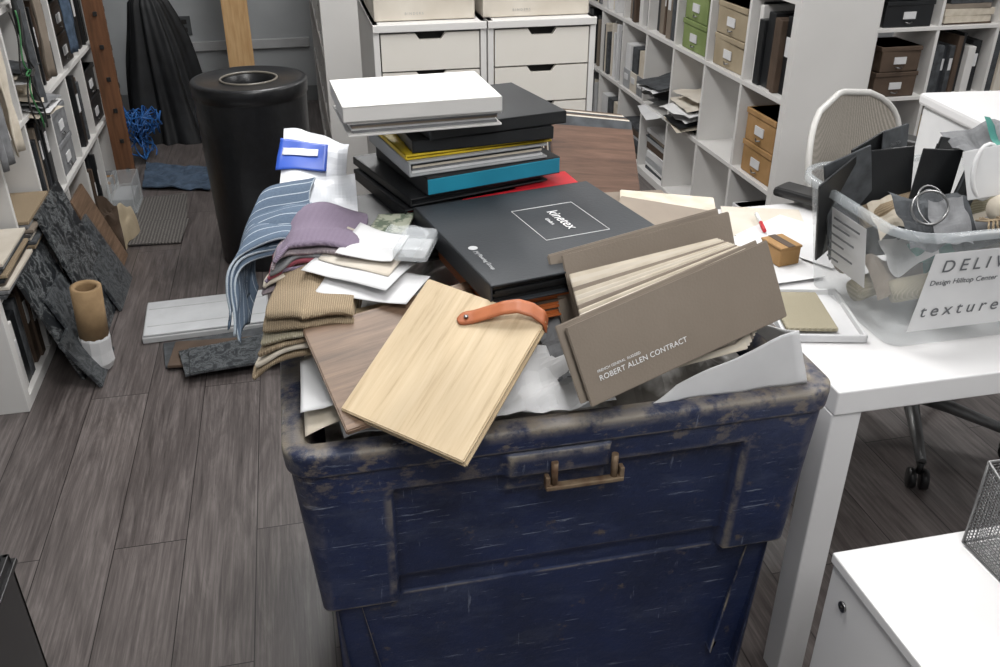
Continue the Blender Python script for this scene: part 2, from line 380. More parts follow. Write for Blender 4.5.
def fill(m,X,i,j,kind,rng):
    x0,z0=cell(i,j); 
    if kind=='binders':
        x=x0+.004
        while x<x0+IW-.03:
            w=rng.choice((.02,.03,.045,.055)); 
            if x+w>x0+IW: break
            h=rng.uniform(.24,.31); upright(m,x,z0,w-.001,h,rng.uniform(.22,.29),rng.choice((black,blackT,black,umber,white,taupe,dgrey,black)),X,rng.random()<.4,y0=rng.uniform(.01,.05)); x+=w
    elif kind=='light':
        x=x0+.004
        while x<x0+IW-.03:
            w=rng.choice((.015,.03,.04)); 
            if x+w>x0+IW: break
            upright(m,x,z0,w-.001,rng.uniform(.22,.31),.25,rng.choice((paper,cream,tan,lgrey,paperY,mgrey,dgrey)),X,False,y0=rng.uniform(.01,.06)); x+=w
    elif kind=='magfile':
        x=x0+.006
        for q in range(3):
            mt=(greyP,paperY,mgrey)[q]
            m.box((x+.05,.14,z0+.05),(.095,.25,.10),mt,X=X,bev=.002); m.box((x+.05,.20,z0+.16),(.095,.13,.13),mt,X=X,bev=.002)
            m.box((x+.05,.12,z0+.13),(.08,.2,.2),(paper,dgrey,cream)[q],X=X,bev=0); m.box((x+.05,.013,z0+.06),(.05,.004,.03),paper,X=X,bev=0); x+=.105
    elif kind=='stack':
        z=z0
        while z<z0+rng.uniform(.14,.28):
            h=rng.choice((.008,.015,.025,.035)); w=rng.uniform(.22,.3)
            m.box((x0+IW/2+rng.uniform(-.01,.01),.03+.13,z+h/2),(w,.26,h-.001),rng.choice((paper,black,cream,taupe,dgrey,umber,paperY,greyP,taupe2)),rz=rng.uniform(-.06,.06),X=X); z+=h
    elif kind in('green','tan','kraft','umber','dark','white','grey'):
        mt={'green':green,'tan':tan,'kraft':kraft,'umber':umber,'dark':black,'white':paper,'grey':mgrey}[kind]
        n=2 if kind!='white' else 1
        z=z0
        for q in range(n):
            h=.13 if n==2 else .2; w=.28-rng.uniform(0,.05)
            xc=x0+IW/2
            m.box((xc,.14,z+h/2),(w,.24,h-.002),mt,X=X,bev=.004,rz=rng.uniform(-.05,.05))
            m.box((xc,.14,z+h-.012),(w+.008,.248,.022),mt,X=X,bev=.003)
            m.box((xc,.017,z+h*.45),(.07,.004,.035),paper,X=X,bev=0)
            m.tube([(xc-.02,.015,z+h*.2),(xc,.008,z+h*.16),(xc+.02,.015,z+h*.2)],.003,chrome,X=X,seg=6)
            z+=h
    elif kind=='mess':
        for q in range(9):
            a=rng.uniform(-.5,.5); z=z0+.012+q*.018; w=rng.uniform(.2,.26)
            mt=rng.choice((paper,paperY,black,cream,mgrey,dgrey,paper))
            off=rng.uniform(-.09,.02)
            def fn(u,v,a=a,z=z,w=w,off=off,q=q):
                p=Matrix.Rotation(a*.5,3,'Z')@V(((u-.5)*w,(v-.5)*.26,0)); 
                zz=z+.012*noise.noise(V((u*3+q,v*3,q)))-max(0,-(p.y+off))*.15*(1 if off<-.04 else 0)
                return (x0+IW/2+p.x,.15+p.y+off,zz)
            m.grid(fn,6,6,mt,X=X)
    elif kind=='rolls':
        for q in range(5):
            r=rng.uniform(.025,.035); xx=x0+.045+q*.06
            m.lathe([(r*.6,0),(r,0),(r,.26)],(0,0,0),rng.choice((cream,mgrey,paper,taupe,kraft)),seg=16,X=X@Matrix.Translation(V((xx,.02,z0+.045)))@Matrix.Rotation(-math.pi/2,4,'X'))
XR1=xf((1.74,6.23,0),rz=-math.pi/2)
cube_shelf('cube_bookshelf',XR1,9,5,depth=.32)
rng=random.Random(4); m=MB()
spec={(8,2):'binders',(8,1):'kraft',(8,0):'white',(7,2):'tan',(7,1):'none',(7,0):'none',(6,2):'green',(6,1):'mess',(6,0):'none',(5,2):'binders',(5,1):'mess',(5,0):'stack',(8,3):'binders',(7,3):'binders',
(4,2):'binders',(4,1):'magfile',(3,2):'light',(3,1):'light',(2,1):'binders',(2,2):'light'}
for i in range(9):
    for j in range(5):
        kd=spec.get((i,j)) or rng.choice(('binders','light','stack','light','magfile'))
        fill(m,XR1,i,j,kd,rng)
m.done('shelved_sample_boxes_and_binders')
XR2=xf((2.16,4.2,0)); cube_shelf('cube_bookshelf',XR2,6,5,depth=.36)
m=MB()
for i in range(6):
    for j in range(5):
        kd={(1,1):'binders',(2,1):'umber',(3,1):'binders',(4,1):'light',(2,2):'dark',(3,2):'stack',(1,2):'dark',(4,2):'white'}.get((i,j)) or rng.choice(('binders','stack','dark','light'))
        fill(m,XR2,i,j,kd,rng)
m.done('shelved_sample_boxes_and_binders')
XL1=xf((-.94,2.64,0),rz=math.pi/2); cube_shelf('cube_bookshelf',XL1,6,5,depth=.37)
m=MB()
for i in range(6):
    for j in range(5):
        kd={(0,0):'binders',(0,1):'none',(0,2):'binders',(1,1):'none',(1,2):'rolls',(2,1):'binders',(2,2):'mess',(3,1):'grey',(3,2):'binders',(4,1):'binders',(4,2):'dark',(5,1):'dark',(5,2):'binders'}.get((i,j)) or rng.choice(('binders','stack','mess','light','rolls'))
        fill(m,XL1,i,j,kd,rng)
m.done('shelved_sample_boxes_and_binders')
XM=xf((.12,6.2,0),rz=-math.pi/2); cube_shelf('cube_bookshelf',XM,6,4,depth=.36)
m=MB()
for i in range(6):
    for j in range(4): fill(m,XM,i,j,rng.choice(('light','binders','stack','grey','tan')),rng)
m.done('shelved_sample_boxes_and_binders')

m=MB()
for q,(y,z,mt,h) in enumerate(((2.95,1.2,mgrey,.5),(3.1,1.15,cream,.45),(3.5,1.25,dgrey,.55),(3.75,1.2,taupe,.4),(4.2,1.2,denim,.4))):
    m.grid(lambda u,v,y=y,z=z,h=h,q=q:(-.905+.012*math.sin(u*9+q)+.01*noise.noise(V((u*4,v*4,q))),y+(u-.5)*.1,z-v*h),8,12,mt)
m.done('hanging_fabric_swatches',solid=.004)
m=MB(); gc=M('green_cord','#3f7d4c','#357043')
for q in range(3):
    pts=[(-.885+.01*q,3.3+.03*math.sin(t*.5+q)+.012*q,1.1-.010*t-.08*math.sin(t*.16)) for t in range(40)]
    m.tube(pts,.003,(gc if q==1 else drk),seg=6)
m.done('hanging_cords')

# ---------------------------------------------------------------- drawer cabinets
def drawer_cab(x0,x1,y0):
    m=MB(); H=1.118; y1=y0+.56
    m.span((x0,y0,.0),(x0+.018,y1,H),white); m.span((x1-.018,y0,.0),(x1,y1,H),white)
    m.span((x0,y0-.006,H-.022),(x1,y1,H),white); m.span((x0+.018,y1-.01,.05),(x1-.018,y1,H-.022),white); m.span((x0+.018,y0+.01,.04),(x1-.018,y1,.08),white)
    m.span((x0+.018,y0+.03,.08),(x1-.018,y0+.035,H-.022),drk,bev=0)
    n=9; z=H-.028; ph=(H-.028-.085)/n; xa=x0+.022; xb=x1-.022; cx=(xa+xb)/2
    for k in range(n):
        zt=z-k*ph; zb=zt-ph+.005; t=.016; yy=y0+.002
        hw1=.045; hw2=.032; hz=.018
        i=m.mi(offw)
        pts=[(xa,zb),(xb,zb),(xb,zt),(cx+hw1,zt),(cx+hw2,zt-hz),(cx-hw2,zt-hz),(cx-hw1,zt),(xa,zt)]
        F=[m.bm.verts.new((p[0],yy,p[1])) for p in pts]; B=[m.bm.verts.new((p[0],yy+t,p[1])) for p in pts]
        for A in (F,B):
            for q in ((0,5,6,7),(0,1,4,5),(1,2,3,4)):
                f=m.bm.faces.new([A[a] for a in q]); f.material_index=i
        for a in range(8):
            f=m.bm.faces.new((F[a],F[(a+1)%8],B[(a+1)%8],B[a])); f.material_index=i
    return m.done('drawer_cabinet')
drawer_cab(.225,.562,2.72); drawer_cab(.566,.903,2.72)
for (x0,x1,h,tx) in ((.235,.535,.13,'B I N D E R S'),(.56,.89,.15,'B I N D E R S')):
    m=MB(); m.span((x0,2.76,1.12),(x1,3.1,1.12+h),paperY,bev=.003); m.span((x0-.004,2.756,1.12+h-.035),(x1+.004,3.104,1.12+h+.004),paper,bev=.003)
    o=m.done('archive_box'); label(tx,.010,(x0+.09,2.759,1.137),(1,0,0),(0,0,1),textK,o,off=.001)

# ---------------------------------------------------------------- trash can
m=MB(); c=(-.192,3.745,0)
m.lathe([(.196,0),(.20,.01),(.220,.69),(.220,.70),(.226,.703),(.228,.748),(.222,.756),(.205,.758),(.19,.750),(.112,.752),(.105,.748),(.102,.70),(.10,.35),(.02,.34)],c,trashM,seg=64)
m.tube([V((c[0]+.110*math.cos(a),c[1]+.110*math.sin(a),.754)) for a in [k*math.pi/24 for k in range(48)]],.005,M('hole_rim','#7b766d','#68635b',rough=.3),closed=True)
m.done('trash_can')

# ---------------------------------------------------------------- blue recycling cart
bx0,bx1,by0,by1=-.078,.818,1.105,1.90
def smooth(a,b,x):
    t=max(0,min(1,(x-a)/(b-a))); return t*t*(3-2*t)
def perim(x0,x1,y0,y1,r,step=.011):
    pts=[]
    def line(ax,ay,bx,by,nx,ny):
        L=math.hypot(bx-ax,by-ay); n=max(2,int(L/step))
        for i in range(n): t=i/n; pts.append((ax+(bx-ax)*t,ay+(by-ay)*t,nx,ny))
    def arc(cx,cy,a0):
        n=9
        for i in range(n): a=a0+math.pi/2*i/n; pts.append((cx+r*math.cos(a),cy+r*math.sin(a),math.cos(a),math.sin(a)))
    line(x0+r,y0,x1-r,y0,0,-1); arc(x1-r,y0+r,-math.pi/2)
    line(x1,y0+r,x1,y1-r,1,0); arc(x1-r,y1-r,0)
    line(x1-r,y1,x0+r,y1,0,1); arc(x0+r,y1-r,math.pi/2)
    line(x0,y1-r,x0,y0+r,-1,0); arc(x0+r,y0+r,math.pi)
    return pts
pp=perim(bx0,bx1,by0,by1,.045,step=.007); cx=(bx0+bx1)/2; cy=(by0+by1)/2
def off(p,z):
    o=-(.8-z)*.075
    o+=.006*smooth(.757,.761,z)
    front=abs(p[3])>.7
    s=abs(p[0]-cx) if front else abs(p[1]-cy)
    half=.295 if front else .25
    mid=1-smooth(half-.004,half+.004,s)
    body=1-smooth(.452,.458,z)
    o-=.022*body
    o-=.018*mid*(1-body)*(1-smooth(.706,.711,z))
    o-=.008*mid*(1-body)*(1-smooth(.497,.502,z))
    if front:
        c2=abs(p[0]-cx+.03)
        o+=.010*(smooth(.668,.672,z))*(1-smooth(.752,.757,z))*(1-smooth(.082,.088,c2))
    return o
zs=[]; z=.05
while z<.8:
    zs.append(z); z+=.0024 if (.446<z<.464 or .494<z<.504 or .664<z<.676 or .702<z<.714 or .749<z<.764) else .012
zs+=[.797,.80]
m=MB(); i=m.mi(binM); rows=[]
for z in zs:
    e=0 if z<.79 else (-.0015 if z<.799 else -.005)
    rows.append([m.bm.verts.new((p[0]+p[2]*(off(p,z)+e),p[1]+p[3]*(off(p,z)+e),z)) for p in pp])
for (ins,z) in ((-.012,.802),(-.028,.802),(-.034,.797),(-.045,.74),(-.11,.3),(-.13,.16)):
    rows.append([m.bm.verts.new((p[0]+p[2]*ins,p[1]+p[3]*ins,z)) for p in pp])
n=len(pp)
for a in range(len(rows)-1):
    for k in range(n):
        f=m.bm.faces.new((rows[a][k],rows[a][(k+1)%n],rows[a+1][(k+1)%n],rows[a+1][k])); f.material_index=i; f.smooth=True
for ring in (rows[0],rows[-1]):
    f=m.bm.faces.new(ring); f.material_index=i
for (x,y) in ((bx0+.2,by0+.2),(bx1-.2,by0+.2),(bx0+.2,by1-.2),(bx1-.2,by1-.2)):
    m.lathe([(.012,-.014),(.027,-.014),(.029,0),(.027,.014),(.012,.014)],(0,0,0),blackP,seg=24,X=Matrix.Translation(V((x,y,.030)))@Matrix.Rotation(math.pi/2,4,'Y'))
hy=by0-.004; hx=cx+.012
m.tube([(hx-.05,hy-.004,.735),(hx-.05,hy-.004,.69)],.006,rust); m.tube([(hx+.05,hy-.004,.735),(hx+.05,hy-.004,.69)],.006,rust)
m.box((hx,hy-.006,.688),(.13,.014,.008),rust); m.box((hx-.062,hy-.004,.698),(.008,.014,.024),rust); m.box((hx+.062,hy-.004,.698),(.008,.014,.024),rust)
cart=m.done('recycling_cart')

m=MB()
def heap(u,v):
    x=bx0+.06+u*(bx1-bx0-.12); y=by0+.06+v*(by1-by0-.12)
    e=min(u,1-u,v,1-v); 
    z=.74+.10*smooth(0,.35,e)+.03*smooth(.3,.9,v)*smooth(0,.2,e)
    nn=noise.noise(V((x*9,y*9,1)))+.5*noise.noise(V((x*22,y*22,4)))
    return (x,y,z+.03*nn*smooth(0,.1,e))
m.grid(heap,60,60,scrap,smooth=False); m.done('scrap_paper_heap')

# ---------------------------------------------------------------- pile on the cart
def binder(m,c,yaw,w,d,h,cover,pages,spine='y+',b=.004,tilt=(0,0)):
    T=xf(c,rz=R(yaw),rx=R(tilt[0]),ry=R(tilt[1]))
    m.box((0,0,b/2),(w,d,b),cover,X=T,bev=.0015); m.box((0,0,h-b/2),(w,d,b),cover,X=T,bev=.0015)
    if 'y+' in spine: m.box((0,d/2-b/2,h/2),(w,b,h),cover,X=T,bev=.0015)
    if 'x-' in spine: m.box((-w/2+b/2,0,h/2),(b,d,h),cover,X=T,bev=.0015)
    if 'x+' in spine: m.box((w/2-b/2,0,h/2),(b,d,h),cover,X=T,bev=.0015)
    if 'y-' in spine: m.box((0,-d/2+b/2,h/2),(w,b,h),cover,X=T,bev=.0015)
    n=max(2,int((h-2*b)/.0045)); rg=random.Random(int(c[0]*1000+c[2]*999)); ph=(h-2*b)/n
    ps=pages if isinstance(pages,(list,tuple)) else [pages]
    for q in range(n):
        m.box((rg.uniform(-.002,.002),rg.uniform(-.002,.002)-.001,b+ph*(q+.5)),(w-.014-rg.uniform(0,.006),d-.014-rg.uniform(0,.006),ph*.86),ps[q%len(ps)],X=T,bev=0)
    return T
K0=V((.182,1.56,1.0)); Ku=V((.355,.07,0)); Kv=V((.07,-.355,0))
kc=K0+Ku/2+Kv/2
m=MB(); T=binder(m,(kc.x,kc.y,.963),11.2,.362,.362,.037,blackT,[blackP,black],spine='y+x-')
kb=m.done('presentation_binder')
kt=1.0005; rd=Kv.normalized(); up=Ku.normalized(); cc=K0+Ku*.60+Kv*.46; cc.z=kt
m=MB(); s=.072
for a,b_ in (((-1,-1),(1,-1)),((1,-1),(1,1)),((1,1),(-1,1)),((-1,1),(-1,-1))):
    p=cc+rd*a[0]*s+up*a[1]*s*.85; q=cc+rd*b_[0]*s+up*b_[1]*s*.85
    m.tube([p,q],.0007,textW,seg=4)
m.done('cover_outline',parent=kb)
label('kinetex',.030,cc+up*(-.004),rd,up,textW,kb,align='CENTER')
label('Umbra',.011,cc+up*(-.022),rd,up,textW,kb,align='CENTER')
p=K0+Ku*.07+Kv*.58; p.z=kt
label('J+J Flooring Group',.010,p+rd*.025,rd,up,lgrey,kb)
m=MB(); m.lathe([(.008,0),(.008,.0006)],(0,0,0),lgrey,seg=16,X=Matrix.Translation(p+rd*.010+up*.004)); m.done('logo_dot',parent=kb)
m=MB(); binder(m,(kc.x+.012,kc.y-.002,.920),10,.345,.345,.041,orange,[orange,umber,orange],spine='x-'); m.done('sample_binder')

m=MB(); binder(m,(.118,1.605,.920),8,.21,.25,.05,black,[blackP,dgrey],spine='x-'); m.done('small_ring_binder')
m=MB(); binder(m,(.37,1.745,.962),6,.29,.27,.03,red,[red,paper],spine='y+'); m.done('red_binder')
m=MB(); binder(m,(.245,1.73,.970),16,.24,.27,.022,black,[red,blackP],spine='x-'); m.done('ring_binder')
m=MB(); binder(m,(.28,1.755,.995),17,.30,.29,.016,black,[black,dgrey],spine='x-'); m.done('ring_binder')
m=MB(); T=binder(m,(.315,1.745,1.012),15,.285,.27,.034,black,[dgrey],spine='x-')
m.box((0,-.134,.017),(.283,.004,.03),cyan,X=T); m.done('cyan_spine_binder')
m=MB(); binder(m,(.295,1.74,1.047),12,.285,.25,.028,greyP,[paper,mgrey,cream,dgrey],spine='x-')
m.done('swatch_binder')
m=MB(); binder(m,(.30,1.75,1.076),11,.30,.25,.010,yellow,[umber,yellow],spine='x-'); m.done('yellow_folder')
m=MB(); binder(m,(.315,1.745,1.087),7,.28,.25,.024,black,[dgrey,black],spine='x-y-'); m.done('ring_binder')
m=MB(); binder(m,(.335,1.745,1.112),12,.28,.25,.024,black,[dgrey,black],spine='x-y-'); m.done('ring_binder')
m=MB(); binder(m,(.207,1.675,1.137),4,.28,.21,.026,white,[mgrey,paper,taupe],spine=''); 
binder(m,(.205,1.665,1.164),3,.285,.205,.028,white,[paper,lgrey],spine='y+x-x+y-'); m.done('white_sample_case')
m=MB()
m.slab((.50,1.86,1.085),(.70,1.87,1.055),(.545,1.74,.97),.006,black)
m.slab((.505,1.86,1.075),(.685,1.868,1.05),(.55,1.75,.975),.025,cream)
m.slab((.505,1.80,1.07),(.69,1.795,1.047),(.545,1.68,.955),.008,woodB)
for q in range(6): m.slab((.505,1.825+.012*q,1.085),(.695,1.82+.012*q,1.057),(.545,1.70+.012*q,.965),.003,(dgrey,paperY,umber)[q%3])
m.done('wood_finish_binder')
m=MB(); m.slab((.50,1.66,.965),(.72,1.68,.95),(.50,1.46,.93),.012,taupe); m.slab((.62,1.66,.965),(.80,1.60,.955),(.56,1.50,.945),.004,cream); m.slab((.60,1.60,.975),(.76,1.52,.96),(.54,1.44,.955),.004,taupe2); m.done('fabric_sample_cards')

# open taupe sample book
m=MB()
TL=V((.338,1.09,.98));TR=V((.685,1.172,1.05));BL=V((.37,1.05,.862))
u=(TR-TL).normalized()
m.slab(TL,TR,BL,.004,taupe)
m.slab(TL+V((-.012,.012,-.004)),TR+V((-.012,.012,-.004)),BL+V((-.012,.012,0)),.003,taupe2)
nleaf=11
for q in range(nleaf):
    t=(q+1)/(nleaf+1)
    a=TL+V((.03,.012,-.006))+V((.01,.115,.035))*t; b=TR+V((-.03,-.0,-.012))+V((-.03,.055,-.0))*t
    lo=BL+V((.02,.03,0))+V((.0,.03,-.01))*t
    m.slab(a,b,lo,.0045,(cream,paperY,cream,taupe2)[q%4],bev=.001)
a=TL+V((.035,.15,.045)); b=a+V((.30,.045,.03))
m.slab(a,b,a+V((.02,-.05,-.12)),.004,taupe)
a2=TL+V((.02,.175,.035)); m.slab(a2,a2+V((.31,.05,.035)),a2+V((.02,-.04,-.12)),.006,taupe2)
book=m.done('fabric_swatch_book')
dn=(BL-TL).normalized(); nrm=u.cross(dn); 
if nrm.y>0: nrm=-nrm
p=TL+u*.026+dn*.096+nrm*.001
label('FRENCH GENERAL  RUGGED',.0058,p+dn*-.013,u,-dn,textW,book); label('ROBERT ALLEN CONTRACT',.0118,p,u,-dn,textW,book,space=1.05)

# pale oak sample with leather strap
oTL=V((.168,1.285,.985));oTR=V((.325,1.145,.965));oBL=V((-.002,1.134,.866))
m=MB(); X=m.slab(oTL,oTR,oBL,.008,woodL); 
uu=(oTR-oTL).normalized(); vv=(oBL-oTL); vv=(vv-uu*vv.dot(uu)).normalized(); nn=uu.cross(vv); 
if nn.z<0: nn=-nn
m.slab(oTL-nn*.010+uu*.002,oTR-nn*.010+uu*.002,oBL-nn*.010+uu*.002,.007,woodL); 
wl=(oTR-oTL).length; hl=.25
def strap(a,b,up): return oTL+uu*wl*a+vv*hl*b+nn*up
path=[strap(.40,.21,.002),strap(.50,.16,.003),strap(.60,.11,.010),strap(.70,.06,.017),strap(.80,.02,.020),strap(.90,.0,.014),strap(.98,.0,.003),strap(1.0,.01,-.014)]
wd=(uu*.35+vv*.94).normalized()
def sf(u,v):
    t=u*(len(path)-1); k=min(int(t),len(path)-2); f=t-k
    p=path[k].lerp(path[k+1],f); w=.012
    if u<.08: w*=math.sqrt(max(.02,1-((.08-u)/.08)**2))
    return p+wd*w*(v*2-1)
m2=MB(); m2.grid(sf,40,4,leather)
obj=m.done('wood_flooring_sample_board'); st=m2.done('leather_strap',parent=obj,solid=.003)
m=MB(); m.lathe([(.001,.003),(.0035,.003),(.004,.0)],(0,0,0),chrome,seg=12,X=Matrix.Translation(strap(.46,.18,.0045))); m.done('strap_stud',parent=obj)
m=MB(); m.slab((-.035,1.27,.925),(.24,1.335,.950),(.01,1.09,.845),.012,woodD); m.done('grey_wood_sample_board')
m=MB(); m.slab((.02,1.34,.912),(.27,1.37,.932),(.05,1.20,.880),.010,woodL); m.done('oak_sample_board')

def sheet(m,p00,p10,p11,p01,mat,amp=.006,f=6,n=14,seed=0,curl=0):
    A,B,Cc,D=[V(q) for q in (p00,p10,p11,p01)]
    def fn(u,v):
        p=A*(1-u)*(1-v)+B*u*(1-v)+Cc*u*v+D*(1-u)*v
        q=V((p.x*f+seed,p.y*f,p.z*f))
        return p+V((.4*noise.noise(q+V((5,0,0))),.4*noise.noise(q+V((0,5,0))),noise.noise(q*2)+abs(noise.noise(q))))*amp+V((0,0,curl*(u-.5)**2))
    m.grid(fn,n,n,mat,smooth=(amp<.012))
m=MB(); sheet(m,(-.03,1.40,.960),(.10,1.30,.960),(.17,1.40,.970),(.05,1.52,.975),paper,.006)
sheet(m,(-.0,1.43,.967),(.11,1.34,.967),(.165,1.43,.975),(.06,1.53,.980),paperY,.005,seed=3,curl=.015)
sheet(m,(-.01,1.34,.950),(.13,1.28,.945),(.18,1.35,.955),(.03,1.44,.960),paper,.006,seed=8)
sheet(m,(.03,1.42,.977),(.12,1.37,.977),(.16,1.45,.985),(.08,1.52,.988),paper,.007,seed=18,curl=.02); m.done('loose_papers',solid=.0008)
m=MB(); sheet(m,(.17,1.135,.805),(.44,1.135,.805),(.42,1.22,.88),(.2,1.2,.88),paper,.022,f=12,seed=2); 
sheet(m,(.22,1.13,.808),(.42,1.13,.812),(.40,1.2,.862),(.22,1.2,.876),paper,.014,f=14,seed=9); m.done('crumpled_tissue_paper')
m=MB(); sheet(m,(.50,1.128,.80),(.772,1.128,.80),(.735,1.12,.910),(.54,1.13,.83),paper,.007,f=8,seed=4)
sheet(m,(.772,1.128,.80),(.77,1.32,.80),(.74,1.30,.83),(.735,1.12,.910),paper,.007,f=8,seed=4); m.done('paper_bag',solid=.001)
m=MB(); sheet(m,(.01,1.13,.805),(.16,1.135,.805),(.14,1.3,.86),(-.02,1.3,.86),paper,.012,f=9,seed=12); sheet(m,(-.045,1.14,.805),(-.04,1.4,.82),(.08,1.4,.87),(.06,1.16,.85),cream,.010,seed=5)
sheet(m,(-.05,1.17,.83),(-.045,1.30,.85),(.04,1.30,.88),(.03,1.15,.865),paper,.008,seed=15); m.done('loose_papers',solid=.001)
m=MB(); sheet(m,(.36,1.15,.84),(.5,1.18,.85),(.46,1.30,.92),(.33,1.28,.91),mgrey,.03,f=12,seed=21); m.done('grey_felt_swatch',solid=.004)
m=MB(); sheet(m,(.52,1.25,.90),(.76,1.30,.90),(.78,1.50,.90),(.55,1.45,.91),paper,.02,f=8,seed=31); m.done('loose_papers',solid=.001)

# fabrics at left
def drape(path,wdir,width,nz=.01,seed=0,mat=None,nu=28,nv=14,taper=0,wave=.008):
    path=[V(p) for p in path]; wd=V(wdir).normalized()
    def fn(u,v):
        t=u*(len(path)-1); k=min(int(t),len(path)-2); f=t-k
        p0=path[max(k-1,0)];p1=path[k];p2=path[k+1];p3=path[min(k+2,len(path)-1)]
        p=.5*((2*p1)+(p2-p0)*f+(2*p0-5*p1+4*p2-p3)*f*f+(3*p1-p0-3*p2+p3)*f**3)
        q=V((u*3+seed,v*3,seed))
        return p+wd*(v-.5)*width*(1-taper*u)+V((noise.noise(q),noise.noise(q+V((9,0,0))),noise.noise(q+V((0,9,0)))))*nz+V((0,0,wave*math.sin(v*9+seed)))
    m.grid(fn,nu,nv,mat)
m=MB()
for q in range(3):
    drape([(-.01,1.60,.975+.010*q),(-.055,1.59,.98+.010*q),(-.10-.005*q,1.565,.97+.010*q),(-.122-.006*q,1.53,.935+.008*q),(-.13-.007*q,1.50,.895+.01*q),(-.128-.008*q,1.475,.855+.015*q)],(.25,1,.30),.19,.014,q*3,bluest,taper=.25,wave=.006)
m.done('striped_fabric_swatch',solid=.004)
m=MB()
for q in range(7):
    mt=(purple2,cream,purple,redst,mgrey,purple2,purple)[q]
    drape([(-.085+.004*q,1.53-.004*q,.915+.010*q),(-.03,1.53,.932+.010*q),(.03,1.52,.935+.010*q),(.085,1.50,.925+.009*q)],(.14,1,.02),.20-.006*q,.010,q,mt,wave=.004)
m.done('folded_lilac_fabric',solid=.006)
m=MB()
for q in range(6):
    drape([(-.105+.006*q,1.37+.008*q,.845+.018*q),(-.065+.008*q,1.37,.872+.016*q),(.0,1.37,.880+.014*q),(.06,1.37,.885+.012*q)],(.15,1,.05),.20,.005,q+20,(burlap,cream,burlap,woven,burlap,burlap)[q],wave=.004)
m.done('burlap_swatches',solid=.006)
m=MB(); sheet(m,(.09,1.50,.975),(.16,1.50,.975),(.185,1.57,.98),(.12,1.58,.98),carpetG,.004); m.done('carpet_swatch',solid=.008)
m=MB(); m.box((.165,1.40,.995),(.06,.10,.026),clearB,rz=R(-20),bev=.008); m.box((.165,1.40,.985),(.045,.08,.008),lgrey,rz=R(-20)); m.done('clear_sample_case')
m=MB(); sheet(m,(.10,1.41,.99),(.15,1.35,.985),(.19,1.41,1.005),(.13,1.47,1.01),clearB,.012,f=10,seed=5); m.done('clear_plastic_bag')
m=MB(); sheet(m,(-.06,1.66,.985),(.06,1.62,.98),(.085,1.80,1.055),(-.04,1.85,1.075),plasticbag,.012,seed=3,f=9); 
sheet(m,(-.062,1.735,1.030),(.035,1.715,1.028),(.045,1.78,1.058),(-.047,1.81,1.070),blueink,.006,seed=3,f=9)
sheet(m,(-.047,1.765,1.050),(.022,1.750,1.047),(.025,1.765,1.055),(-.043,1.78,1.060),plasticbag,.004,seed=3,f=9)
sheet(m,(-.01,1.58,.975),(.08,1.56,.975),(.09,1.70,1.025),(.0,1.72,1.025),plasticbag,.012,seed=7,f=9)
o=m.done('poly_mailer_envelope',solid=.001)

# ---------------------------------------------------------------- white table
tx0,tx1,ty0,ty1,tz=.872,2.35,1.175,2.05,.74
m=MB(); m.span((tx0,ty0,tz-.05),(tx1,ty1,tz),whiteG,bev=.003)
for (x,y) in ((tx0+.03,ty0+.035),(tx1-.035,ty0+.035),(tx0+.03,ty1-.035),(tx1-.035,ty1-.035)):
    m.span((x-.03,y-.03,0),(x+.03,y+.03,tz-.05),whiteG,bev=.003)
m.done('white_table')
m=MB(); Xt=xf((.965,1.44,tz+.001),rz=R(-14))
m.box((0,0,.003),(.15,.20,.005),paper,X=Xt)
for s_ in ((0,.1,.16,.006),(0,-.1,.16,.006)): m.box((s_[0],s_[1],.009),(s_[2],s_[3],.016),paper,X=Xt)
for s_ in (-.077,.077): m.box((s_,0,.009),(.006,.206,.016),paper,X=Xt)
m.box((-.02,.0,.016),(.10,.16,.008),woven,X=Xt); m.done('sample_tray')
m=MB(); 
for q,(x,y,a,mt) in enumerate(((1.0,1.86,10,paper),(1.1,1.9,-20,paperY),(1.15,1.8,30,paper),(.98,1.72,4,paper))):
    m.box((x,y,tz+.002+.002*q),(.2,.26,.0012),mt,rz=R(a),bev=0)
m.done('table_paperwork')
m=MB(); m.tube([(1.07,1.85,tz+.016),(1.085,1.90,tz+.017)],.005,red); m.tube([(1.085,1.90,tz+.017),(1.10,1.955,tz+.018)],.0045,paper); m.done('marker_pen')
m=MB(); m.box((1.030,1.70,tz+.030),(.055,.07,.04),kraft,rz=R(10)); m.box((1.030,1.70,tz+.053),(.059,.074,.006),kraft,rz=R(10)); m.box((1.030,1.70,tz+.0565),(.02,.074,.001),umber,rz=R(10)); m.done('cardboard_box')

# clear storage bin with contents
m=MB(); zb=tz+.002; H=.25
pb=perim(1.05,1.56,1.295,1.60,.03,step=.02)
def ring(t,extra=0): 
    g=.045*t+extra
    return [(p[0]+p[2]*g,p[1]+p[3]*g*.9,zb+H*t) for p in pb]
rows=[ring(0,-.004)]+[ring(k/8) for k in range(9)]
i=m.mi(clear); RV=[[m.bm.verts.new(p) for p in r] for r in rows]; nn_=len(pb)
for a in range(len(RV)-1):
    for k in range(nn_):
        f=m.bm.faces.new((RV[a][k],RV[a][(k+1)%nn_],RV[a+1][(k+1)%nn_],RV[a+1][k])); f.material_index=i; f.smooth=True
f=m.bm.faces.new(RV[0]); f.material_index=i
i=m.mi(clearE)
fl=[[m.bm.verts.new(V(p)) for p in rr_] for rr_ in ([(q[0],q[1],q[2]) for q in ring(1,0)],[(q[0],q[1],q[2]+.002) for q in ring(1,.012)],[(q[0],q[1],q[2]-.014) for q in ring(1,.014)])]
for a in range(2):
    for k in range(nn_):
        f=m.bm.faces.new((fl[a][k],fl[a][(k+1)%nn_],fl[a+1][(k+1)%nn_],fl[a+1][k])); f.material_index=i; f.smooth=True
tote=m.done('clear_storage_tote')
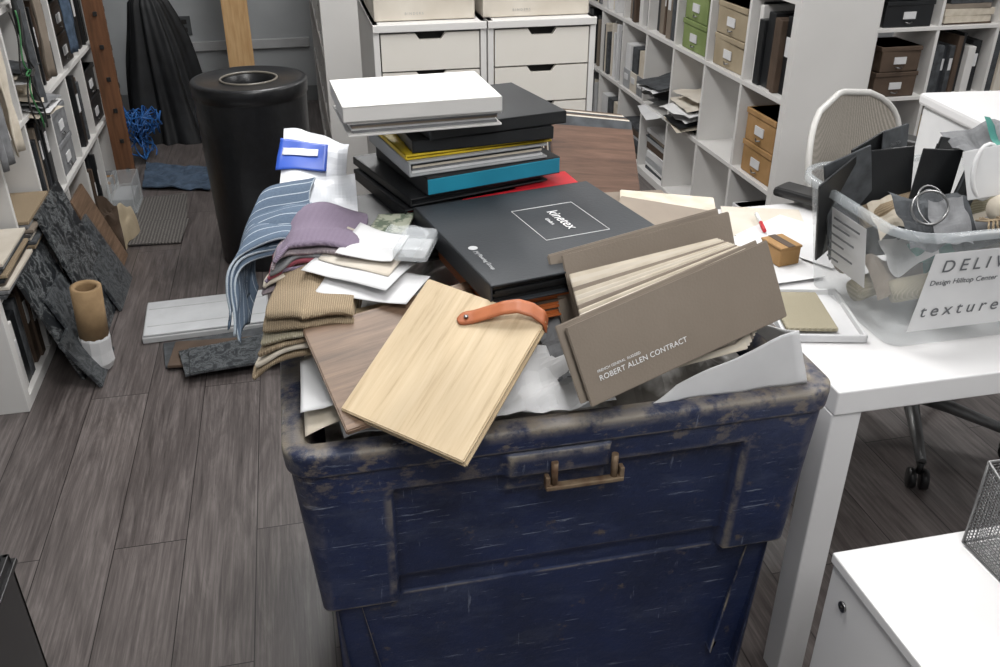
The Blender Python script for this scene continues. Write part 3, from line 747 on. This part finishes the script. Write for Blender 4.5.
m=MB(); m.slab((1.062,1.252,.955),(1.42,1.252,.955),(1.062,1.276,.785),.001,paper); m.done('tote_label',parent=tote)
fx=(1,0,0);fy=V((0,-.024,.170))
label('DELIVERY',.036,(1.085,1.256,.915),fx,fy,textG,tote,space=1.5); label('Design Hilltop Center',.0155,(1.072,1.260,.888),fx,fy,textG,tote)
label('textures',.038,(1.075,1.270,.818),fx,fy,textG,tote,space=1.45)
m=MB(); m.slab((1.008,1.50,.955),(1.008,1.38,.955),(1.03,1.50,.83),.001,paper)
for q in range(6): m.slab((1.006,1.485,.940-.016*q),(1.006,1.485-(.09,.06,.08,.05,.085,.04)[q],.941-.016*q),(1.0065,1.485,.936-.016*q),.0008,textG,bev=0)
m.done('tote_label',parent=tote)
m=MB()
for q,(x,y,rz,ty,tx,h) in enumerate(((1.045,1.56,20,-42,12,.22),(1.07,1.53,5,-30,5,.23),(1.10,1.55,25,-18,0,.24),(1.12,1.50,-8,-8,-6,.22),(1.15,1.53,30,4,-8,.25),(1.18,1.48,8,14,-4,.22),(1.21,1.52,22,24,0,.23),(1.23,1.47,30,34,4,.21))):
    Xq=xf((x+.02,y,.84),rz=R(rz))@Matrix.Rotation(R(ty*.6),4,'Y')@Matrix.Rotation(R(tx),4,'X')
    m.box((0,0,h/2),(.105,.005,h),(black,dgrey,black)[q%3],X=Xq); m.box((.004,.006,h/2-.01),(.10,.004,h-.01),black,X=Xq)
fold=m.done('black_swatch_cards')
Xq=xf((1.17,1.53,.84),rz=R(30))@Matrix.Rotation(R(2.4),4,'Y')@Matrix.Rotation(R(-8),4,'X')
for q in range(2): label('SWATCH',.011,Xq@V((-.03,-.004,.215-.016*q)),Xq.to_3x3()@V((1,0,0)),Xq.to_3x3()@V((0,0,1)),textG,fold)
m=MB(); mt_=(cream,teal,mgrey,paper,dgrey,taupe2,burlap,woven,paperY,black,paper)
for q in range(36):
    rg=random.Random(q+50); x=1.10+rg.random()*.42; y=1.325+rg.random()*.24; z=.755+rg.random()*.15
    mt=mt_[q%11]; a=rg.uniform(-.6,.6)
    if q%2: m.lathe([(.005,0),(.022,0),(.024,.01),(.024,.12),(.005,.12)],(0,0,0),mt,seg=18,X=xf((x-.05,y,z+.02),rz=a,ry=R(75)))
    else: sheet(m,(x-.05,y-.03,z),(x+.05,y-.03,z+.02),(x+.05,y+.03,z+.06),(x-.05,y+.04,z+.05),mt,.025,f=10,seed=q,n=10)
sheet(m,(1.30,1.30,.97),(1.56,1.29,.98),(1.56,1.42,1.06),(1.32,1.44,1.05),cream,.03,f=9,seed=2)
sheet(m,(1.24,1.29,.96),(1.42,1.285,.965),(1.40,1.36,1.03),(1.26,1.38,1.02),taupe2,.03,f=11,seed=12)
sheet(m,(1.06,1.31,.93),(1.20,1.29,.94),(1.22,1.42,1.00),(1.08,1.44,.99),dgrey,.025,f=12,seed=32)
sheet(m,(1.10,1.30,.95),(1.17,1.29,.95),(1.18,1.36,1.01),(1.12,1.37,1.0),mgrey,.02,f=14,seed=33)
sheet(m,(1.34,1.40,1.03),(1.56,1.40,1.04),(1.56,1.54,1.08),(1.34,1.54,1.08),teal,.03,f=9,seed=7)
sheet(m,(1.26,1.44,1.02),(1.38,1.44,1.03),(1.38,1.56,1.07),(1.26,1.56,1.07),mgrey,.03,f=9,seed=17)
m.lathe([(.004,0),(.026,0),(.028,.01),(.028,.20),(.004,.20)],(0,0,0),cream,seg=20,X=xf((1.22,1.31,1.0),rz=.2,ry=R(86)))
m.lathe([(.004,0),(.028,0),(.03,.01),(.03,.22),(.004,.22)],(0,0,0),mgrey,seg=20,X=xf((1.27,1.36,1.045),rz=.35,ry=R(84)))
for q in range(22):
    a=1.17+.006*q; m.tube([(a,1.30,.99+.004*math.sin(q)),(a+.004*math.sin(q*2),1.27,1.0),(a+.006*math.sin(q*3),1.262,.975)],.0022,burlap,seg=5)
m.done('rolled_fabric_samples')
m=MB(); m.tube([V((1.235+.028*math.cos(a),1.38+.01*math.sin(a),1.05+.05*math.sin(a))) for a in [k*math.pi/10 for k in range(20)]],.004,paper,closed=True)
m.slab((1.19,1.40,1.085),(1.25,1.37,1.105),(1.215,1.37,1.0),.003,paper); m.done('paper_tag')
m=MB(); m.tube([V((1.10+.038*math.cos(a),1.34+.012*math.sin(a),1.005+.028*math.sin(a))) for a in [k*math.pi/12 for k in range(24)]],.0025,chrome,closed=True,seg=6)
m.tube([V((1.12+.030*math.cos(a),1.36+.025*math.sin(a),1.00+.03*math.sin(a))) for a in [k*math.pi/12 for k in range(24)]],.002,chrome,closed=True,seg=6); m.done('sample_binder_rings')
m=MB(); m.box((1.75,1.86,.87),(.42,.26,.255),paper,rz=R(-6),bev=.01); m.box((1.75,1.86,1.01),(.44,.28,.03),whiteG,rz=R(-6),bev=.008); m.done('foam_shipping_box')

# ---------------------------------------------------------------- task chair
m=MB(); fw=V((.53,-.85,0)).normalized(); sd=V((.85,.53,0)).normalized(); cb=V((1.70,1.97,0))
for q in range(5):
    a=R(28+72*q); d=V((math.cos(a),math.sin(a),0)); e=cb+d*.30
    m.tube([cb+V((0,0,.13)),cb+d*.12+V((0,0,.115)),e+V((0,0,.085))],[.026,.02,.014],baseG,seg=10)
    m.tube([e+V((0,0,.085)),e+V((0,0,.05))],.009,blackP)
    for s_ in (-1,1):
        Xc=Matrix.Translation(e+V((-d.y,d.x,0))*.017*s_+V((0,0,.03)))@Matrix.Rotation(a,4,'Z')@Matrix.Rotation(math.pi/2,4,'X')
        m.lathe([(.006,-.009),(.029,-.009),(.030,0),(.029,.009),(.006,.009)],(0,0,0),blackP,seg=20,X=Xc)
m.tube([cb+V((0,0,.12)),cb+V((0,0,.28))],.028,blackP,seg=14); m.tube([cb+V((0,0,.28)),cb+V((0,0,.42))],.016,chrome,seg=14)
Xs=Matrix((sd,-fw,V((0,0,1)))).transposed().to_4x4(); Xs.translation=cb
m.box((0,.02,.425),(.16,.22,.04),blackP,X=Xs,bev=.01)
def seat(u,v):
    a=2*math.pi*u; ex=.24*math.copysign(abs(math.cos(a))**.6,math.cos(a)); ey=.23*math.copysign(abs(math.sin(a))**.6,math.sin(a))
    k=[0,1,1.03,1,0][round(v*4)]; z=[.485,.49,.47,.45,.45][round(v*4)]
    return (ex*k,ey*k,z)
m.grid(seat,40,4,dgrey,closed=True,X=Xs)
def backp(s,t):
    w=.29*(1-.12*(1-t))
    return V((s*w,.27+.05*t+.06*(1-s*s), .53+.43*t))
def bm_(u,v):
    s=(u*2-1); t=v; 
    lim=math.sqrt(max(0,1-max(0,(t-.55)/.45)**2.6))*.999 if t>.55 else (1-max(0,(.15-t)/.15)**2*.35)
    return backp(s*max(lim,.05),t)
m.grid(bm_,24,20,meshM,X=Xs)
edge=[bm_(0,k/20) for k in range(21)]+[bm_(u/12,1) for u in range(1,12)]+[bm_(1,1-k/20) for k in range(21)]+[bm_(1-u/12,0) for u in range(1,12)]
m.tube(edge,.009,frameM,closed=True,seg=8,X=Xs)
m.tube([V((0,.1,.42)),V((0,.27,.44)),V((0,.36,.55)),V((0,.365,.72))],.018,frameM,seg=10,X=Xs)
for s_ in (-1,1):
    m.tube([V((s_*.12,.20,.44)),V((s_*.28,.27,.47)),V((s_*.325,.29,.75))],.014,frameM,seg=8,X=Xs)
    m.box((s_*.33,.24,.768),(.08,.22,.026),blackP,X=Xs,bev=.012)
m.done('mesh_task_chair')

# ---------------------------------------------------------------- pedestal bottom right
m=MB(); x0,x1,y0,y1,zt=.752,1.42,.30,.945,.60
m.span((x0,y0,zt-.02),(x1,y1,zt),whiteG,bev=.003)
m.span((x0+.004,y0+.004,.03),(x0+.022,y1-.004,zt-.023),whiteG); m.span((x0+.022,y1-.022,.03),(x1-.004,y1-.004,zt-.023),whiteG)
m.span((x1-.022,y0+.004,.03),(x1-.004,y1-.022,zt-.023),whiteG); m.span((x0+.022,y0+.004,.03),(x1-.022,y0+.022,zt-.023),whiteG)
m.span((x0+.022,y0+.022,.03),(x1-.022,y1-.022,.05),white)
m.lathe([(.009,0),(.009,.003)],(0,0,0),chrome,seg=16,X=Matrix.Translation(V((x0+.003,y1-.05,zt-.07)))@Matrix.Rotation(-math.pi/2,4,'Y'))
m.lathe([(.003,0),(.003,.004)],(0,0,0),drk,seg=10,X=Matrix.Translation(V((x0+.002,y1-.05,zt-.07)))@Matrix.Rotation(-math.pi/2,4,'Y'))
for (x,y) in ((x0+.05,y0+.05),(x1-.05,y0+.05),(x0+.05,y1-.05),(x1-.05,y1-.05)): m.lathe([(.018,0),(.018,.03)],(x,y,0),blackP,seg=14)
m.done('white_file_pedestal')
m=MB(); qx=.965
m.grid(lambda u,v:(qx+.30*u,.915,.605+.16*v),44,26,chrome)
m.grid(lambda u,v:(qx,.915-.25*u,.605+(.16-.10*u)*v),36,26,chrome)
m.grid(lambda u,v:(qx+.30*u,.665+.25*v,.605),42,36,chrome)
o=m.done('wire_mesh_letter_tray'); w=o.modifiers.new('w','WIREFRAME'); w.thickness=.0016
m=MB(); m.tube([(qx+.30,.915,.765),(qx,.915,.765),(qx,.665,.665),(qx+.30,.665,.665)],.003,baseG,closed=True,seg=6); m.tube([(qx+.30,.915,.606),(qx,.915,.606),(qx,.665,.606),(qx+.30,.665,.606)],.0025,baseG,closed=True,seg=6); m.tube([(qx,.915,.765),(qx,.915,.606)],.0025,baseG,seg=6); m.done('tray_frame',parent=o)

m=MB(); x0,x1,y0,y1,H=-1.05,-.655,.95,1.52,.36
m.span((x0,y0,0),(x0+.012,y1,H),blackP); m.span((x1-.012,y0,0),(x1,y1,H),blackP); m.span((x0,y0,0),(x1,y0+.012,H),blackP); m.span((x0,y1-.012,0),(x1,y1,H),blackP); m.span((x0,y0,0),(x1,y1,.012),blackP)
m.span((x0-.008,y0-.008,H-.03),(x1+.008,y1+.008,H-.018),blackP)
for q in range(10): m.span((x0+.03,y0+.04+q*.05,.02),(x1-.03,y0+.055+q*.05,.31),(black,umber,dgrey)[q%3])
m.done('black_file_crate')

# ---------------------------------------------------------------- floor clutter on left
def lean(name,y0,y1,h,mat,xb=-.80,th=.012,xt=-.925,sk=0):
    m=MB(); zt=math.sqrt(max(.001,h*h-(xt-xb)**2)); m.slab((xt,y0+sk,zt),(xt,y1+sk,zt),(xb,y0,th*.4),th,mat,bev=.002); return m.done(name)
lean('marble_sample_slab',2.80,3.14,.42,stoneA,xb=-.80)
lean('marble_sample_slab',3.10,3.46,.5,stoneA,xb=-.775,xt=-.905)
lean('quartz_sample_slab',2.86,3.08,.30,stoneC,xb=-.765,xt=-.87)
lean('marble_sample_slab',2.74,3.0,.20,stoneC,xb=-.735,xt=-.83)
lean('soapstone_sample_slab',3.3,3.6,.32,stoneC,xb=-.75,xt=-.87)
lean('wood_flooring_sample_board',3.62,3.85,.36,woodD,xb=-.80,xt=-.92)
m=MB()
zt_=.019+.355+.012
for q in range(8): m.box((-1.04+.006*(q%3),3.17+.004*(q%4),zt_+.014*q),(.24,.30,.012),(mgrey,burlap,dgrey,paperY,carpet,taupe)[q%6],rz=R(((q*7)%9-4)*.3))
for q in range(9): m.box((-1.04+.006*(q%3),2.82+.004*(q%4),zt_+.013*q),(.24,.29,.011),(dgrey,mgrey,paperY,taupe,black,burlap)[q%6],rz=R(((q*5)%9-4)*.3))
m.done('folded_textile_samples')
m=MB(); X=xf((-.768,2.88,.006),ry=R(4),rx=R(3))
m.lathe([(.034,.10),(.047,.10),(.048,.31),(.034,.31),(.033,.30),(.033,.12)],(0,0,0),M('matte_kraft_tube','#9c8260','#8a7152',rough=.9,scale=20),seg=32,X=X,cap=False)
m.lathe([(.03,.0),(.044,.002),(.054,.03),(.050,.07),(.051,.12),(.048,.13),(.045,.12),(.040,.03)],(0,0,0),paper,seg=11,X=X,smooth=False)
m.done('cardboard_mailing_tube')
m=MB(); Xb=xf((-.425,3.165,0),rz=R(3))
m.box((0,0,.013),(.45,.28,.024),lgrey,X=Xb,bev=.004); m.box((.0,0,.030),(.44,.27,.008),panelG,X=Xb,bev=.003)
for q in range(2): m.box((0,-.07+.14*q,.0345),(.42,.003,.002),lgrey,X=Xb,bev=0)
m.done('grey_sample_case')
m=MB(); 
for q,(x,y,a,mt) in enumerate(((-.37,2.93,8,dgrey),(-.34,2.87,-4,umber),(-.30,2.83,12,stoneC),(-.27,2.80,6,stoneC))): m.box((x,y,.007+.012*q),(.38,.17,.011),mt,rz=R(a))
m.done('dark_sample_boards')
m=MB(); m.box((-.76,4.36,.005),(.33,.42,.008),carpet,rz=R(4)); m.box((-.74,4.08,.009),(.32,.28,.008),carpet,rz=R(-3)); m.done('grey_carpet_tiles')
m=MB(); sheet(m,(-.84,4.70,.016),(-.50,4.60,.012),(-.50,4.95,.012),(-.86,5.08,.016),denim,.02,f=8); m.done('denim_fabric_remnant',solid=.006)
m=MB(); 
b0=V((-.918,4.62,.0)); t0=V((-.932,4.66,1.35)); d=(t0-b0); s_=V((.088,.0,0))
m.slab(t0,t0+s_,b0,.02,woodP)
for k in range(8):
    p=b0+d*(.10+.11*k)+s_*.5; m.box(p+V((0,-.004,0)),(.018,.010,.02),drk)
m.done('leaning_wood_plank')
m=MB(); m.slab((-.40,5.90,1.5),(-.25,5.90,1.5),(-.38,5.76,0),.03,pine); m.done('leaning_pine_board')
m=MB()
for k in range(26): m.box((-1.10+.004*(k%2),5.52,.02+.035*k),(.17,.16,.03),blackP,rz=R((k%3)-1))
m.done('stacked_black_trays')
m=MB()
def coat(u,v):
    a=2*math.pi*u; fold=1+.10*math.sin(5*a+1+v*.8)+.08*math.sin(11*a+2-v*.6)+.05*math.sin(17*a+v)
    r=(.07+.20*(1-v)**.75)*fold*(1+.15*noise.noise(V((math.cos(a),math.sin(a),v*2))))
    if v>.9: r*=math.sqrt(max(0,(1-v)/.1))
    return (-.74+.92*r*math.cos(a)-.06*v,5.66+.72*r*math.sin(a),.86*v+.001)
m.grid(coat,120,30,M('black_nylon','#0f1012','#1a1c1f',rough=.6,scale=14,bump=.3),closed=True); m.done('black_nylon_coat')
m=MB(); rg=random.Random(3)
pts=[]
for k in range(300):
    a=k*.42; pts.append((-.87+ .10*math.cos(a)*(.5+.5*math.sin(k*.13)),5.20+.09*math.sin(a*1.07),.03+.28*abs(math.sin(k*.071))*(.6+.4*rg.random())))
m.tube(pts,.004,bluec,seg=5); m.done('blue_network_cable_tangle')
m=MB()
x0,x1,y0,y1,H=-.935,-.82,4.34,4.56,.16
m.span((x0,y0,0.010),(x1,y1,.014),clear,bev=0)
for a,b in (((x0,y0,.01),(x0+.004,y1,H)),((x1-.004,y0,.01),(x1,y1,H)),((x0,y0,.01),(x1,y0+.004,H)),((x0,y1-.004,.01),(x1,y1,H))): m.span(a,b,clear,bev=0)
m.span((x0+.01,y0+.01,.015),(x1-.01,y1-.01,.08),greyP,bev=.004); m.done('small_clear_bin')
m=MB(); sheet(m,(-.93,3.95,.003),(-.82,3.90,.003),(-.84,4.05,.16),(-.93,4.10,.18),umber,.03,f=9,seed=3); sheet(m,(-.82,3.90,.003),(-.78,4.1,.003),(-.80,4.12,.12),(-.84,4.05,.16),tan,.03,f=9,seed=3); m.done('brown_paper_bag',solid=.002)

# ---------------------------------------------------------------- camera
cam=bpy.data.cameras.new('camera'); cam.sensor_width=36; cam.lens=32.4; cam.clip_start=.05
o=bpy.data.objects.new('camera',cam); scn.collection.objects.link(o); o.location=(0,0,1.6); o.rotation_euler=(R(61),0,R(-12.5)); scn.camera=o
w=bpy.data.worlds.new('world'); w.use_nodes=True; w.node_tree.nodes['Background'].inputs[0].default_value=(.9,.92,1,1); w.node_tree.nodes['Background'].inputs[1].default_value=.4; scn.world=w
